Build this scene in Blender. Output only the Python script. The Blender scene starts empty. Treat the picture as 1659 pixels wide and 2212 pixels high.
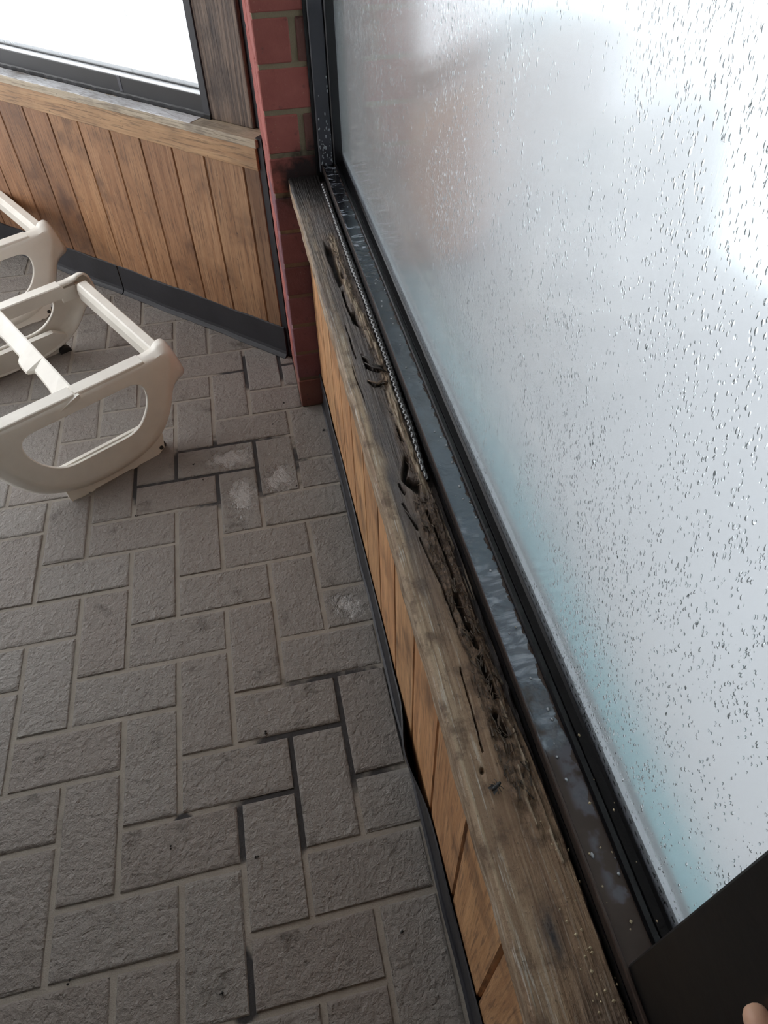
import bpy, bmesh, math, random
import numpy as np
from mathutils import Vector, Matrix

S = bpy.context.scene
COL = S.collection
M = 0.1                      # one grid module (half the length of a floor brick) in metres
random.seed(7)
RNG = np.random.default_rng(11)

# ------------------------------------------------------------------ camera
cam_d = bpy.data.cameras.new('camera')
cam = bpy.data.objects.new('camera', cam_d)
COL.objects.link(cam)
FPX, PX, PY = 1531.6, 848.1, 984.5
cam_d.sensor_fit = 'AUTO'
cam_d.sensor_width = 36.0
cam_d.lens = FPX / 2212 * 36.0
cam_d.shift_x = -(PX - 829.5) / 2212
cam_d.shift_y = (PY - 1106) / 2212
cam_d.clip_start = 0.02
CR = [[0.97595966, -0.21775505, -0.0092451], [-0.16160745, -0.69454629, -0.7010624], [0.14623873, 0.6857027, -0.71304]]
CC = [0.376695, -0.881398, 1.291425]
cam.matrix_world = Matrix(((CR[0][0], -CR[1][0], -CR[2][0], CC[0]),
                           (CR[0][1], -CR[1][1], -CR[2][1], CC[1]),
                           (CR[0][2], -CR[1][2], -CR[2][2], CC[2]),
                           (0, 0, 0, 1)))
S.camera = cam

# ------------------------------------------------------------------ light
W = bpy.data.worlds.new('overcast_sky')
S.world = W
W.use_nodes = True
bg = W.node_tree.nodes['Background']
bg.inputs['Color'].default_value = (0.965, 0.98, 1.0, 1)
bg.inputs['Strength'].default_value = 2.3
S.view_settings.view_transform = 'Standard'
S.view_settings.look = 'None'
S.view_settings.gamma = 1.0
S.view_settings.exposure = 0.42
S.view_settings.use_curve_mapping = False
S.cycles.max_bounces = 12
S.cycles.diffuse_bounces = 5
S.cycles.glossy_bounces = 4
S.cycles.transmission_bounces = 10
S.cycles.sample_clamp_indirect = 6.0


# ------------------------------------------------------------------ helpers
class NT:
    """small node-tree writer"""
    def __init__(s, name):
        s.m = bpy.data.materials.new(name)
        s.m.use_nodes = True
        s.t = s.m.node_tree
        s.t.nodes.clear()
        s.out = s.t.nodes.new('ShaderNodeOutputMaterial')

    def n(s, typ, ins=None, **kw):
        x = s.t.nodes.new('ShaderNode' + typ)
        for k, v in kw.items():
            setattr(x, k, v)
        for k, v in (ins or {}).items():
            s.put(x.inputs[k], v)
        return x

    def put(s, sock, v):
        if isinstance(v, bpy.types.NodeSocket):
            s.t.links.new(v, sock)
        elif isinstance(v, bpy.types.Node):
            s.t.links.new(v.outputs[0], sock)
        else:
            if isinstance(v, tuple) and len(v) == 3 and sock.type == 'RGBA':
                v = v + (1,)
            sock.default_value = v

    def math(s, op, a, b=0.0, clamp=False):
        x = s.n('Math', operation=op, use_clamp=clamp)
        s.put(x.inputs[0], a)
        s.put(x.inputs[1], b)
        return x.outputs[0]

    def mix(s, f, a, b, blend='MIX'):
        x = s.n('Mix', data_type='RGBA', blend_type=blend)
        s.put(x.inputs[0], f)
        s.put(x.inputs[6], a)
        s.put(x.inputs[7], b)
        return x.outputs[2]

    def ramp(s, f, a, b):
        x = s.n('MapRange', {'Value': f, 'From Min': a, 'From Max': b}, interpolation_type='SMOOTHSTEP')
        return x.outputs[0]

    def noise(s, vec, scale, detail=4, rough=0.55, dist=0.0):
        x = s.n('TexNoise', {'Vector': vec, 'Scale': scale, 'Detail': detail, 'Roughness': rough, 'Distortion': dist})
        return x.outputs[0]

    def scaled(s, vec, sc):
        return s.n('VectorMath', {0: vec, 1: sc}, operation='MULTIPLY').outputs[0]

    def add(s, a, b):
        return s.n('VectorMath', {0: a, 1: b}, operation='ADD').outputs[0]

    def objco(s, rnd=True):
        tc = s.n('TexCoord')
        v = tc.outputs['Object']
        if rnd:
            oi = s.n('ObjectInfo')
            r = s.math('MULTIPLY', oi.outputs['Random'], 37.0)
            v = s.add(v, r)
        return v

    def pos(s):
        return s.n('NewGeometry').outputs['Position']

    def bump(s, h, dist, strength=1.0, normal=None):
        x = s.n('Bump', {'Height': h, 'Distance': dist, 'Strength': strength})
        if normal is not None:
            s.put(x.inputs['Normal'], normal)
        return x.outputs[0]

    def principled(s, **kw):
        p = s.n('BsdfPrincipled')
        for k, v in kw.items():
            s.put(p.inputs[k.replace('_', ' ')], v)
        s.t.links.new(p.outputs[0], s.out.inputs[0])
        return s.m


def link(name, mesh, parent=None, mat=None):
    o = bpy.data.objects.new(name, mesh)
    COL.objects.link(o)
    if parent is not None:
        o.parent = parent
    if mat is not None and not mesh.materials:
        mesh.materials.append(mat)
    return o


def tag(o, label=None, cat=None, kind=None, group=None):
    if label:
        o['label'] = label
    if cat:
        o['category'] = cat
    if kind:
        o['kind'] = kind
    if group:
        o['group'] = group
    return o


def empty(name, loc=(0, 0, 0), rz=0.0):
    o = bpy.data.objects.new(name, None)
    COL.objects.link(o)
    o.location = [c * M for c in loc]
    o.rotation_euler = (0, 0, rz)
    return o


class MB:
    """collects verts and faces in modules, builds in metres"""
    def __init__(s):
        s.v = []
        s.f = []

    def add(s, vs, fs):
        k = len(s.v)
        s.v += [tuple(v) for v in vs]
        s.f += [tuple(i + k for i in f) for f in fs]

    def box(s, a, b, c=0.0):
        x0, y0, z0 = a
        x1, y1, z1 = b
        if c <= 0:
            s.add([(x0, y0, z0), (x1, y0, z0), (x1, y1, z0), (x0, y1, z0), (x0, y0, z1), (x1, y0, z1), (x1, y1, z1), (x0, y1, z1)],
                  [(0, 3, 2, 1), (4, 5, 6, 7), (0, 1, 5, 4), (1, 2, 6, 5), (2, 3, 7, 6), (3, 0, 4, 7)])
            return
        bm = bmesh.new()
        bmesh.ops.create_cube(bm, size=1.0)
        for v in bm.verts:
            v.co = Vector(((x0 + x1) / 2 + v.co.x * (x1 - x0), (y0 + y1) / 2 + v.co.y * (y1 - y0), (z0 + z1) / 2 + v.co.z * (z1 - z0)))
        bmesh.ops.bevel(bm, geom=list(bm.edges), offset=c, segments=1, affect='EDGES')
        bm.verts.index_update()
        s.add([v.co[:] for v in bm.verts], [[v.index for v in f.verts] for f in bm.faces])
        bm.free()

    def extrude(s, prof, path, closed=True):
        """prof: list of points per station function; path: list of stations, each a list of 3-D points (same count)"""
        n = len(path[0])
        vs = [p for st in path for p in st]
        fs = []
        for i in range(len(path) - 1):
            for j in range(n if closed else n - 1):
                k = (j + 1) % n
                fs.append((i * n + j, i * n + k, (i + 1) * n + k, (i + 1) * n + j))
        if closed:
            fs.append(tuple(reversed(range(n))))
            fs.append(tuple(range((len(path) - 1) * n, len(path) * n)))
        s.add(vs, fs)

    def tube(s, pts, radii, seg=8):
        pts = [Vector(p) for p in pts]
        st = []
        for i, p in enumerate(pts):
            t = (pts[min(i + 1, len(pts) - 1)] - pts[max(i - 1, 0)]).normalized()
            a = t.cross(Vector((0, 0, 1)) if abs(t.z) < 0.9 else Vector((1, 0, 0))).normalized()
            b = t.cross(a)
            r = radii[i] if isinstance(radii, (list, tuple)) else radii
            st.append([tuple(p + (a * math.cos(2 * math.pi * j / seg) + b * math.sin(2 * math.pi * j / seg)) * r) for j in range(seg)])
        s.extrude(None, st)

    def mesh(s, name, smooth=False):
        me = bpy.data.meshes.new(name)
        me.from_pydata([(x * M, y * M, z * M) for x, y, z in s.v], [], s.f)
        bm = bmesh.new()
        bm.from_mesh(me)
        bmesh.ops.recalc_face_normals(bm, faces=bm.faces)
        bm.to_mesh(me)
        bm.free()
        if smooth:
            me.shade_smooth()
        return me

    def build(s, name, mat, parent=None, smooth=False):
        return link(name, s.mesh(name, smooth), parent, mat)


def vnoise(x, y, seed=0):
    """value noise in [-1,1] for arrays"""
    x = np.asarray(x, float)
    y = np.asarray(y, float)
    xi = np.floor(x).astype(np.int64)
    yi = np.floor(y).astype(np.int64)
    fx = x - xi
    fy = y - yi
    fx = fx * fx * (3 - 2 * fx)
    fy = fy * fy * (3 - 2 * fy)

    def h(a, b):
        k = (a * 374761393 + b * 668265263 + seed * 982451653) & 0x7fffffff
        k = ((k ^ (k >> 13)) * 1274126177) & 0x7fffffff
        return ((k ^ (k >> 16)) & 0xffff) / 32767.5 - 1.0
    return (h(xi, yi) * (1 - fx) + h(xi + 1, yi) * fx) * (1 - fy) + (h(xi, yi + 1) * (1 - fx) + h(xi + 1, yi + 1) * fx) * fy


def fbm(x, y, seed=0, oct=4):
    t = 0
    a = 1.0
    for i in range(oct):
        t = t + a * vnoise(x * 2 ** i, y * 2 ** i, seed + i)
        a *= 0.5
    return t / 1.9


def sstep(a, b, x):
    t = np.clip((x - a) / (b - a), 0, 1)
    return t * t * (3 - 2 * t)


# ------------------------------------------------------------------ materials
def mat_floor_brick():
    t = NT('floor_brick')
    co = t.objco()
    big = t.noise(co, 9.0, 3)
    mid = t.noise(co, 45.0, 5, 0.65)
    fine = t.noise(co, 160.0, 5, 0.7)
    rgh = t.math('ADD', t.math('MULTIPLY', t.noise(co, 62.0, 3, 0.5, 0.4), 0.9), t.math('MULTIPLY', t.noise(co, 140.0, 5, 0.7, 0.2), 0.7))
    oi = t.n('ObjectInfo')
    c = t.mix(big, (0.325, 0.297, 0.270), (0.425, 0.396, 0.366))
    c = t.mix(t.ramp(oi.outputs['Random'], 0.0, 1.0), c, t.mix(0.6, c, (0.33, 0.28, 0.25)))
    c = t.mix(t.math('MULTIPLY', t.ramp(t.noise(co, 14.0, 4, 0.7), 0.56, 0.78), 0.75), c, (0.080, 0.066, 0.052))
    c = t.mix(t.math('MULTIPLY', t.ramp(mid, 0.58, 0.75), 0.35), c, (0.12, 0.10, 0.085))
    c = t.mix(t.math('MULTIPLY', t.ramp(fine, 0.62, 0.8), 0.35), c, (0.45, 0.42, 0.38))
    # wet patches: fixed places on the floor
    p = t.pos()
    wet = None
    for (x, y, rx, ry) in ((2.35, 4.45, 0.75, 0.42), (2.55, 3.1, 0.42, 0.85), (3.5, 3.5, 0.42, 0.50), (4.52, -0.5, 0.40, 0.36)):
        d = t.n('VectorMath', {0: p, 1: (-x * M, -y * M, 0)}, operation='ADD').outputs[0]
        d = t.n('VectorMath', {0: d, 1: (1 / (rx * M), 1 / (ry * M), 0)}, operation='MULTIPLY').outputs[0]
        ln = t.n('VectorMath', {0: d}, operation='LENGTH').outputs['Value']
        w = t.ramp(t.math('ADD', ln, t.math('MULTIPLY', t.math('SUBTRACT', mid, 0.5), 2.6)), 1.15, 0.35)
        wet = w if wet is None else t.math('MAXIMUM', wet, w)
    c = t.mix(t.math('MULTIPLY', wet, 0.22), c, (0.06, 0.05, 0.045))
    h = t.math('ADD', t.math('MULTIPLY', rgh, 1.0), t.math('MULTIPLY', fine, 0.25))
    h = t.math('MULTIPLY', h, t.math('SUBTRACT', 1.0, t.math('MULTIPLY', wet, 0.52)))
    nrm = t.bump(h, 0.011, 1.0)
    ro = t.math('SUBTRACT', 0.46, t.math('MULTIPLY', wet, 0.32))
    ro = t.math('ADD', ro, t.math('MULTIPLY', t.math('SUBTRACT', big, 0.5), 0.2))
    return t.principled(Base_Color=c, Roughness=ro, Normal=nrm, Specular_IOR_Level=0.55, Coat_Weight=wet, Coat_Roughness=0.05, Coat_IOR=2.2, Coat_Normal=nrm)


def mat_mortar(name, a, b, dark=None):
    t = NT(name)
    p = t.pos()
    n1 = t.noise(p, 30.0, 4)
    n2 = t.noise(p, 400.0, 3)
    c = t.mix(n1, a, b)
    if not dark:
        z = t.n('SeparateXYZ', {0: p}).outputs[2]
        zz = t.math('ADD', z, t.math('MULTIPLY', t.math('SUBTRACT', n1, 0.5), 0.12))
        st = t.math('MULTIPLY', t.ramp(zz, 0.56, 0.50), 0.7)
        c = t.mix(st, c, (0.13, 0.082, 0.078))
        c = soot(t, c)
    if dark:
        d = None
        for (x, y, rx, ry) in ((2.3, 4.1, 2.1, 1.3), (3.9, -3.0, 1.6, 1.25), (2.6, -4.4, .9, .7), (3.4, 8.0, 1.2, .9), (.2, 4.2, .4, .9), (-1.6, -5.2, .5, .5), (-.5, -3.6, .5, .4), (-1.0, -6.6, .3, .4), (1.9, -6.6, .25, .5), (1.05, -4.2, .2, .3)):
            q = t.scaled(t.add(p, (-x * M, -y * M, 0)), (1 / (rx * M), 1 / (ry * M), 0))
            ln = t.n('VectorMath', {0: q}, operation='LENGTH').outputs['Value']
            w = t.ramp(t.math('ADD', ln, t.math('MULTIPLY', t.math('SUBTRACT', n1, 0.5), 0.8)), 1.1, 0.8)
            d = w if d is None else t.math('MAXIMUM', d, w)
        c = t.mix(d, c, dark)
    return t.principled(Base_Color=c, Roughness=0.85, Normal=t.bump(n2, 0.002, 0.6))


def mat_red_brick():
    t = NT('red_brick')
    co = t.objco()
    n1 = t.noise(co, 22.0, 4)
    n2 = t.noise(co, 120.0, 4, 0.7)
    c = t.mix(n1, (0.30, 0.075, 0.065), (0.46, 0.15, 0.125))
    c = t.mix(t.math('MULTIPLY', t.ramp(n2, 0.62, 0.74), 0.6), c, (0.62, 0.36, 0.26))
    c = t.mix(t.math('MULTIPLY', t.ramp(t.noise(co, 60.0, 3), 0.62, 0.72), 0.5), c, (0.13, 0.05, 0.05))
    oi = t.n('ObjectInfo')
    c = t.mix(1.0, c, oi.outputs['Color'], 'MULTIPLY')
    c = soot(t, c)
    return t.principled(Base_Color=c, Roughness=0.78, Normal=t.bump(t.math('ADD', n2, n1), 0.003, 0.5))


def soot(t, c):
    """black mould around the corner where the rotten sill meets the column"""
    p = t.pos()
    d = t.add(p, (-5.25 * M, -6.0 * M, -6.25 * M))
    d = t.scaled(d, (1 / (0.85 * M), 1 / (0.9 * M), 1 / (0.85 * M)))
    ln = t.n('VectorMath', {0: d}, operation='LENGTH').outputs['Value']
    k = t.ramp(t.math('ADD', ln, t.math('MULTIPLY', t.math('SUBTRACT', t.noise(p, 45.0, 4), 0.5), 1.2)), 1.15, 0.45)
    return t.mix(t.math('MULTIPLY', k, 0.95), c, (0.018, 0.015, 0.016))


def mat_wood(name, ca, cb, dark, grain=(60.0, 60.0, 3.0), rough=0.55, objcol=True, stain=0.7, bumpd=0.002):
    t = NT(name)
    co = t.objco()
    g = t.scaled(co, grain)
    n1 = t.noise(g, 1.0, 5, 0.6, 0.6)
    n2 = t.noise(g, 4.0, 4, 0.6)
    n3 = t.noise(co, 7.0, 4, 0.6)
    c = t.mix(t.ramp(n1, 0.3, 0.7), ca, cb)
    c = t.mix(t.math('MULTIPLY', t.ramp(n2, 0.50, 0.66), 0.6), c, dark)
    if objcol:
        oi = t.n('ObjectInfo')
        c = t.mix(1.0, c, oi.outputs['Color'], 'MULTIPLY')
    c = t.mix(t.math('MULTIPLY', t.ramp(t.math('ADD', n3, t.math('MULTIPLY', t.math('SUBTRACT', n1, 0.5), 0.3)), 0.48, 0.78), stain), c, dark)
    sp = t.noise(co, 130.0, 2)
    c = t.mix(t.math('MULTIPLY', t.ramp(sp, 0.70, 0.76), 0.7), c, (0.05, 0.03, 0.02))
    return t.principled(Base_Color=c, Roughness=rough, Normal=t.bump(t.math('ADD', n1, t.math('MULTIPLY', n2, 0.5)), bumpd, 0.6))


def mat_plain(name, col, rough=0.5, var=0.15, scale=30.0, metal=0.0, bumpd=0.0, spec=0.5):
    t = NT(name)
    co = t.objco(False)
    n = t.noise(co, scale, 4)
    c2 = tuple(min(1, x * (1 + var * 2)) for x in col)
    c1 = tuple(x * (1 - var) for x in col)
    kw = dict(Base_Color=t.mix(n, c1, c2), Roughness=rough, Metallic=metal, Specular_IOR_Level=spec)
    if bumpd:
        kw['Normal'] = t.bump(t.noise(co, scale * 6, 3), bumpd, 0.5)
    return t.principled(**kw)


MAT = {}
MAT['floor_brick'] = mat_floor_brick()
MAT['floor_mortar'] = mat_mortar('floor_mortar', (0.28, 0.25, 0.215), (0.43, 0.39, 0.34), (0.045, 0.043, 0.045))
MAT['red_brick'] = mat_red_brick()
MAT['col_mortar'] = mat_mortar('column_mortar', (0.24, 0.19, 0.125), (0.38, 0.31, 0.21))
MAT['board'] = mat_wood('cedar_board', (0.315, 0.155, 0.075), (0.475, 0.265, 0.140), (0.09, 0.043, 0.026), stain=0.9)
MAT['rail'] = mat_wood('cedar_rail', (0.42, 0.235, 0.115), (0.54, 0.33, 0.17), (0.10, 0.055, 0.03), grain=(3.0, 60.0, 60.0), stain=0.4)
MAT['cap'] = mat_wood('weathered_cap', (0.62, 0.62, 0.64), (0.84, 0.85, 0.88), (0.16, 0.13, 0.11), grain=(12.0, 90.0, 90.0), objcol=False, stain=0.9)
MAT['cap_edge'] = mat_wood('cap_edge_wood', (0.40, 0.32, 0.22), (0.56, 0.48, 0.37), (0.10, 0.07, 0.05), grain=(4.0, 90.0, 90.0), objcol=False)
MAT['post'] = mat_wood('weathered_post', (0.062, 0.044, 0.038), (0.27, 0.195, 0.145), (0.026, 0.018, 0.017), grain=(140.0, 140.0, 4.0), objcol=False, bumpd=0.006)
MAT['rubber'] = mat_plain('black_rubber', (0.022, 0.022, 0.027), 0.5, 0.3, 14.0, bumpd=0.0008)
MAT['black_metal'] = mat_plain('black_metal', (0.012, 0.012, 0.014), 0.35, 0.2, 20.0)
MAT['black_post'] = mat_plain('black_post_metal', (0.0055, 0.0055, 0.006), 0.42, 0.5, 9.0, bumpd=0.0006)
MAT['grey_metal'] = mat_plain('dark_grey_metal', (0.055, 0.055, 0.068), 0.42, 0.2, 12.0)
MAT['white_plastic'] = mat_plain('white_plastic', (0.88, 0.83, 0.755), 0.34, 0.08, 18.0)
MAT['beige_plastic'] = mat_plain('beige_plastic', (0.52, 0.42, 0.33), 0.5, 0.12, 25.0)
MAT['dark_hole'] = mat_plain('dark_bolt', (0.02, 0.02, 0.022), 0.5)
MAT['ceiling'] = mat_plain('ceiling_paint', (0.55, 0.53, 0.50), 0.8)
MAT['core'] = mat_plain('wall_core', (0.06, 0.05, 0.045), 0.9)
MAT['spacer'] = mat_plain('spacer_bar', (0.60, 0.60, 0.66), 0.45)
MAT['caulk'] = mat_plain('black_caulk', (0.004, 0.004, 0.005), 0.3, 0.3, 60.0, bumpd=0.0004, spec=0.25)

SK = 0.0055            # the window wall runs 0.3 degrees off the floor pattern


def wx(u, y):
    return u - SK * y


# ------------------------------------------------------------------ floor
floor_mb = MB()
floor_mb.box((-30, -30, -1.0), (6.0, 24, -0.030))
floor = floor_mb.build('floor', MAT['floor_mortar'])
tag(floor, 'grey herringbone brick paver floor with recessed mortar joints', 'floor', 'structure')

LW_P = np.array([4.267, 8.396])              # foot of the panelled wall at the column
LW_D = np.array([-0.721, 0.693])             # along it
LW_N = np.array([-0.693, -0.721])            # into the room


def clip(poly, n, off):
    """keep the part of a polygon with n.p >= off"""
    out = []
    for i in range(len(poly)):
        a, b = poly[i], poly[(i + 1) % len(poly)]
        da, db = n[0] * a[0] + n[1] * a[1] - off, n[0] * b[0] + n[1] * b[1] - off
        if da >= 0:
            out.append(a)
        if (da >= 0) != (db >= 0):
            t = da / (da - db)
            out.append((a[0] + (b[0] - a[0]) * t, a[1] + (b[1] - a[1]) * t))
    return out


def paver(poly, rnd):
    """a brick paver: straight sides below, worn chamfer above, top slightly uneven"""
    n = len(poly)
    cx = sum(p[0] for p in poly) / n
    cy = sum(p[1] for p in poly) / n
    mb = MB()
    rings = []
    for ins, z in ((0.0, -0.06), (0.0, -0.022), (0.018, -0.005), (0.05, 0.0)):
        r = []
        for k, (x, y) in enumerate(poly):
            dx, dy = cx - x, cy - y
            sx = math.copysign(min(abs(dx), ins), dx)
            sy = math.copysign(min(abs(dy), ins), dy)
            r.append((x + sx + rnd.uniform(-.006, .006), y + sy + rnd.uniform(-.006, .006), z + (rnd.uniform(-.006, .006) if z > -.03 else 0)))
        rings.append(r)
    vs = [p for r in rings for p in r]
    fs = []
    for i in range(3):
        for j in range(n):
            k = (j + 1) % n
            fs.append((i * n + j, i * n + k, (i + 1) * n + k, (i + 1) * n + j))
    fs.append(tuple(range(3 * n, 4 * n)))
    mb.add(vs, fs)
    return mb


G = 0.047
rb = random.Random(5)
h_mesh = [paver([(-1 + G, -.5 + G), (1 - G, -.5 + G), (1 - G, .5 - G), (-1 + G, .5 - G)], rb).mesh('paver_flat') for _ in range(8)]
v_mesh = [paver([(-.5 + G, -1 + G), (.5 - G, -1 + G), (.5 - G, 1 - G), (-.5 + G, 1 - G)], rb).mesh('paver_upright') for _ in range(8)]
for me in h_mesh + v_mesh:
    me.materials.append(MAT['floor_brick'])
ROOM = [((-1, 0), -5.035), (tuple(-LW_N * -1), float(LW_N @ LW_P) - 0.02)]


def lay(x0, gy0, x1, gy1, kind):
    y0, y1 = -gy1, -gy0
    xc, yc = (x0 + x1) / 2, (y0 + y1) / 2
    # region seen by the camera, with a margin
    if xc < -8.6 or xc > 6.5 or yc < -11.5 or yc > 21:
        return
    poly = [(x0 + G, y0 + G), (x1 - G, y0 + G), (x1 - G, y1 - G), (x0 + G, y1 - G)]
    full = list(poly)
    for n, off in ROOM:
        poly = clip(poly, n, off)
        if len(poly) < 3:
            return
    if xc > 4.35 and yc > 6.0:          # under the brick column
        poly = clip(poly, (-1, 0), -4.40)
        if len(poly) < 3:
            return
    elif x1 > 4.45 and y1 > 6.02:
        poly = clip(poly, (-1, 0), -4.40) if y0 > 5.9 else clip(poly, (0, -1), -6.0)
        if len(poly) < 3:
            return
    area = abs(sum(poly[i][0] * poly[(i + 1) % len(poly)][1] - poly[(i + 1) % len(poly)][0] * poly[i][1] for i in range(len(poly)))) / 2
    if area < 0.03:
        return
    if len(poly) == 4 and all(abs(a[0] - b[0]) < 1e-6 and abs(a[1] - b[1]) < 1e-6 for a, b in zip(poly, full)):
        o = link('brick', rb.choice(h_mesh if kind == 'h' else v_mesh), floor)
        o.location = (xc * M, yc * M, 0)
    else:
        cx = sum(p[0] for p in poly) / len(poly)
        cy = sum(p[1] for p in poly) / len(poly)
        o = link('brick', paver([(p[0] - cx, p[1] - cy) for p in poly], rb).mesh('paver_cut'), floor, MAT['floor_brick'])
        o.location = (cx * M, cy * M, 0)
    o.rotation_euler = (rb.uniform(-.006, .006), rb.uniform(-.006, .006), (math.pi if rb.random() < .5 and o.data.users > 1 else 0) + rb.uniform(-.006, .006))
    o.location.z = rb.uniform(-.0006, .0006)


for k in range(-30, 30):
    for j in range(-12, 12):
        lay(k + 4 * j, -k, k + 4 * j + 2, -k + 1, 'h')
        lay(2 + k + 4 * j, -k, 3 + k + 4 * j, -k + 2, 'v')

# ------------------------------------------------------------------ panelled wall on the left (45 degrees)
LW_ANG = math.atan2(-LW_D[1], -LW_D[0])      # local +x runs towards the column


def lw(s, o=0.0):
    p = LW_P + LW_D * s + LW_N * o
    return p


LWM = Matrix.Translation((LW_P[0] * M, LW_P[1] * M, 0)) @ Matrix(((LW_D[0], LW_N[0], 0, 0), (LW_D[1], LW_N[1], 0, 0), (0, 0, 1, 0), (0, 0, 0, 1)))
# local frame of the wall: x = s along the wall away from the column, y = out into the room, z up


def lwbuild(mb, name, mat, parent=None, smooth=False):
    me = mb.mesh(name, smooth)
    o = link(name, me, parent, mat)
    if parent is None:
        o.matrix_world = LWM
    return o


mb = MB()
mb.box((-0.1, -1.1, 0.0), (17.0, -0.12, 6.08))
wall_left = lwbuild(mb, 'wall_left', MAT['core'])
tag(wall_left, 'low wooden panelled wall under the small window, vertical stained boards', 'wall', 'structure')


def board_mb(w, z0, z1, th=0.12, v=0.035):
    """vertical board with V-grooved long edges, front at y=0"""
    prof = [(0.006, -th), (0.006, -v * 1.1), (v, 0.0), (w - v, 0.0), (w - 0.006, -v * 1.1), (w - 0.006, -th)]
    m = MB()
    m.extrude(None, [[(x, y, z0) for x, y in prof], [(x, y, z1) for x, y in prof]])
    return m


joints = [0.03, 0.54, 1.82, 2.92, 4.06, 5.18, 6.43, 7.66, 8.74, 9.93, 11.1, 12.25, 13.4, 14.55, 15.7, 16.8]
tints = [(.55, .56, .58), (.92, .95, .95), (.98, 1.0, 1.0), (.85, .82, .80), (.92, .9, .86), (.95, .93, .9), (1.0, .98, .92), (.72, .66, .62),
         (.62, .56, .52), (.80, .74, .68), (.66, .60, .56), (.62, .56, .52), (.7, .62, .56), (.66, .6, .55), (.7, .62, .56)]
for i in range(len(joints) - 1):
    w = joints[i + 1] - joints[i]
    o = lwbuild(board_mb(w, 0.3, 5.60), 'board', MAT['board'], wall_left)
    o.location = (joints[i] * M, 0, 0)
    o.color = tints[i] + (1,)

mb = MB()
mb.box((0.03, -0.1, 5.55), (17, 0.045, 6.12), 0.012)
tr = lwbuild(mb, 'top_rail', MAT['rail'], wall_left)
tr.color = (.95, .95, .95, 1)

# wooden cap, painted and flaking
mb = MB()
mb.box((-0.02, -1.1, 6.10), (17, 0.06, 6.30), 0.015)
cap = lwbuild(mb, 'trim_1', MAT['cap_edge'])
tag(cap, 'weathered flaking wooden ledge capping the panelled wall below the small window', 'ledge', 'structure')
mb = MB()
n = 160
st = []
for i in range(n + 1):
    s = 2.05 + (17 - 2.05) * i / n
    f1 = .05 * float(fbm(s * 3.0, .3, 12, 3))
    f2 = .06 * float(fbm(s * 4.0, 5.3, 19, 3))
    st.append([(s, -0.40 + f2, 6.295), (s, -0.38 + f2, 6.312), (s, 0.03 - abs(f1), 6.312), (s, 0.045 - abs(f1), 6.295)])
mb.extrude(None, st)
lwbuild(mb, 'paint_strip', MAT['cap'], cap)

# weathered post between the small window and the column
mb = MB()
mb.box((0.44, -1.1, 6.302), (1.77, -0.45, 26.0), 0.02)
post = lwbuild(mb, 'trim_2', MAT['post'])
tag(post, 'weathered dark wooden post with raised grain between small window and brick column', 'post', 'structure')
mb = MB()
mb.box((-0.13, -0.9, 0.0), (0.05, -0.03, 6.32))
mb.box((0.10, -1.1, 6.32), (0.45, -0.55, 26.0))
caulk_strip = lwbuild(mb, 'trim_3', MAT['rubber'])
tag(caulk_strip, 'black filler strip closing the gap between panelled wall and brick column', 'trim', 'structure')

# small window: black frame, wet inner ledge with painted sheen, clear glass
win1 = bpy.data.objects.new('window_1', None)
COL.objects.link(win1)
win1.matrix_world = LWM
tag(win1, 'small black-framed window over the panelled wall, bright with daylight', 'window', 'structure')


def sub(mb, name, mat, parent, smooth=False):
    return link(name, mb.mesh(name, smooth), parent, mat)


def mat_sheen_ledge():
    t = NT('painted_sheen_ledge')
    p = t.objco(False)
    n1 = t.noise(t.scaled(p, (1, 3, 1)), 40.0, 4)
    return t.principled(Base_Color=(0.75, 0.77, 0.80), Roughness=0.12, Normal=t.bump(n1, 0.002, 0.5), Specular_IOR_Level=1.0)  # sky reflection on the wet ledge painted as a pale base colour


MAT['sheen_ledge'] = mat_sheen_ledge()
mb = MB()
n = 80
st = []
for i in range(n + 1):
    s = 1.75 + (17 - 1.75) * i / n
    j = 0.012 * math.sin(i * 1.3) + 0.01 * math.sin(i * 3.1)
    st.append([(s, -1.05, 6.30), (s, -0.40 + j, 6.30), (s, -0.40 + j, 6.40), (s, -0.43, 6.43), (s, -0.43, 6.80), (s, -0.45, 6.82), (s, -1.05, 6.83)])
mb.extrude(None, st)
sub(mb, 'sill_frame', MAT['black_metal'], win1)
mb = MB()
mb.box((1.95, -0.68, 6.82), (17, -0.445, 6.838))
sub(mb, 'sheen_ledge', MAT['sheen_ledge'], win1)
mb = MB()
mb.box((1.95, -0.78, 6.83), (17, -0.68, 6.875), 0.01)
sub(mb, 'glazing_bead', MAT['black_metal'], win1)
mb = MB()
mb.box((1.74, -1.05, 6.302), (1.98, -0.42, 26), 0.02)
sub(mb, 'side_frame', MAT['rubber'], win1)
mb = MB()
mb.box((4.72, -0.5, 6.44), (4.85, -0.418, 6.825), 0.015)
sub(mb, 'joint_clip', MAT['grey_metal'], win1)


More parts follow.
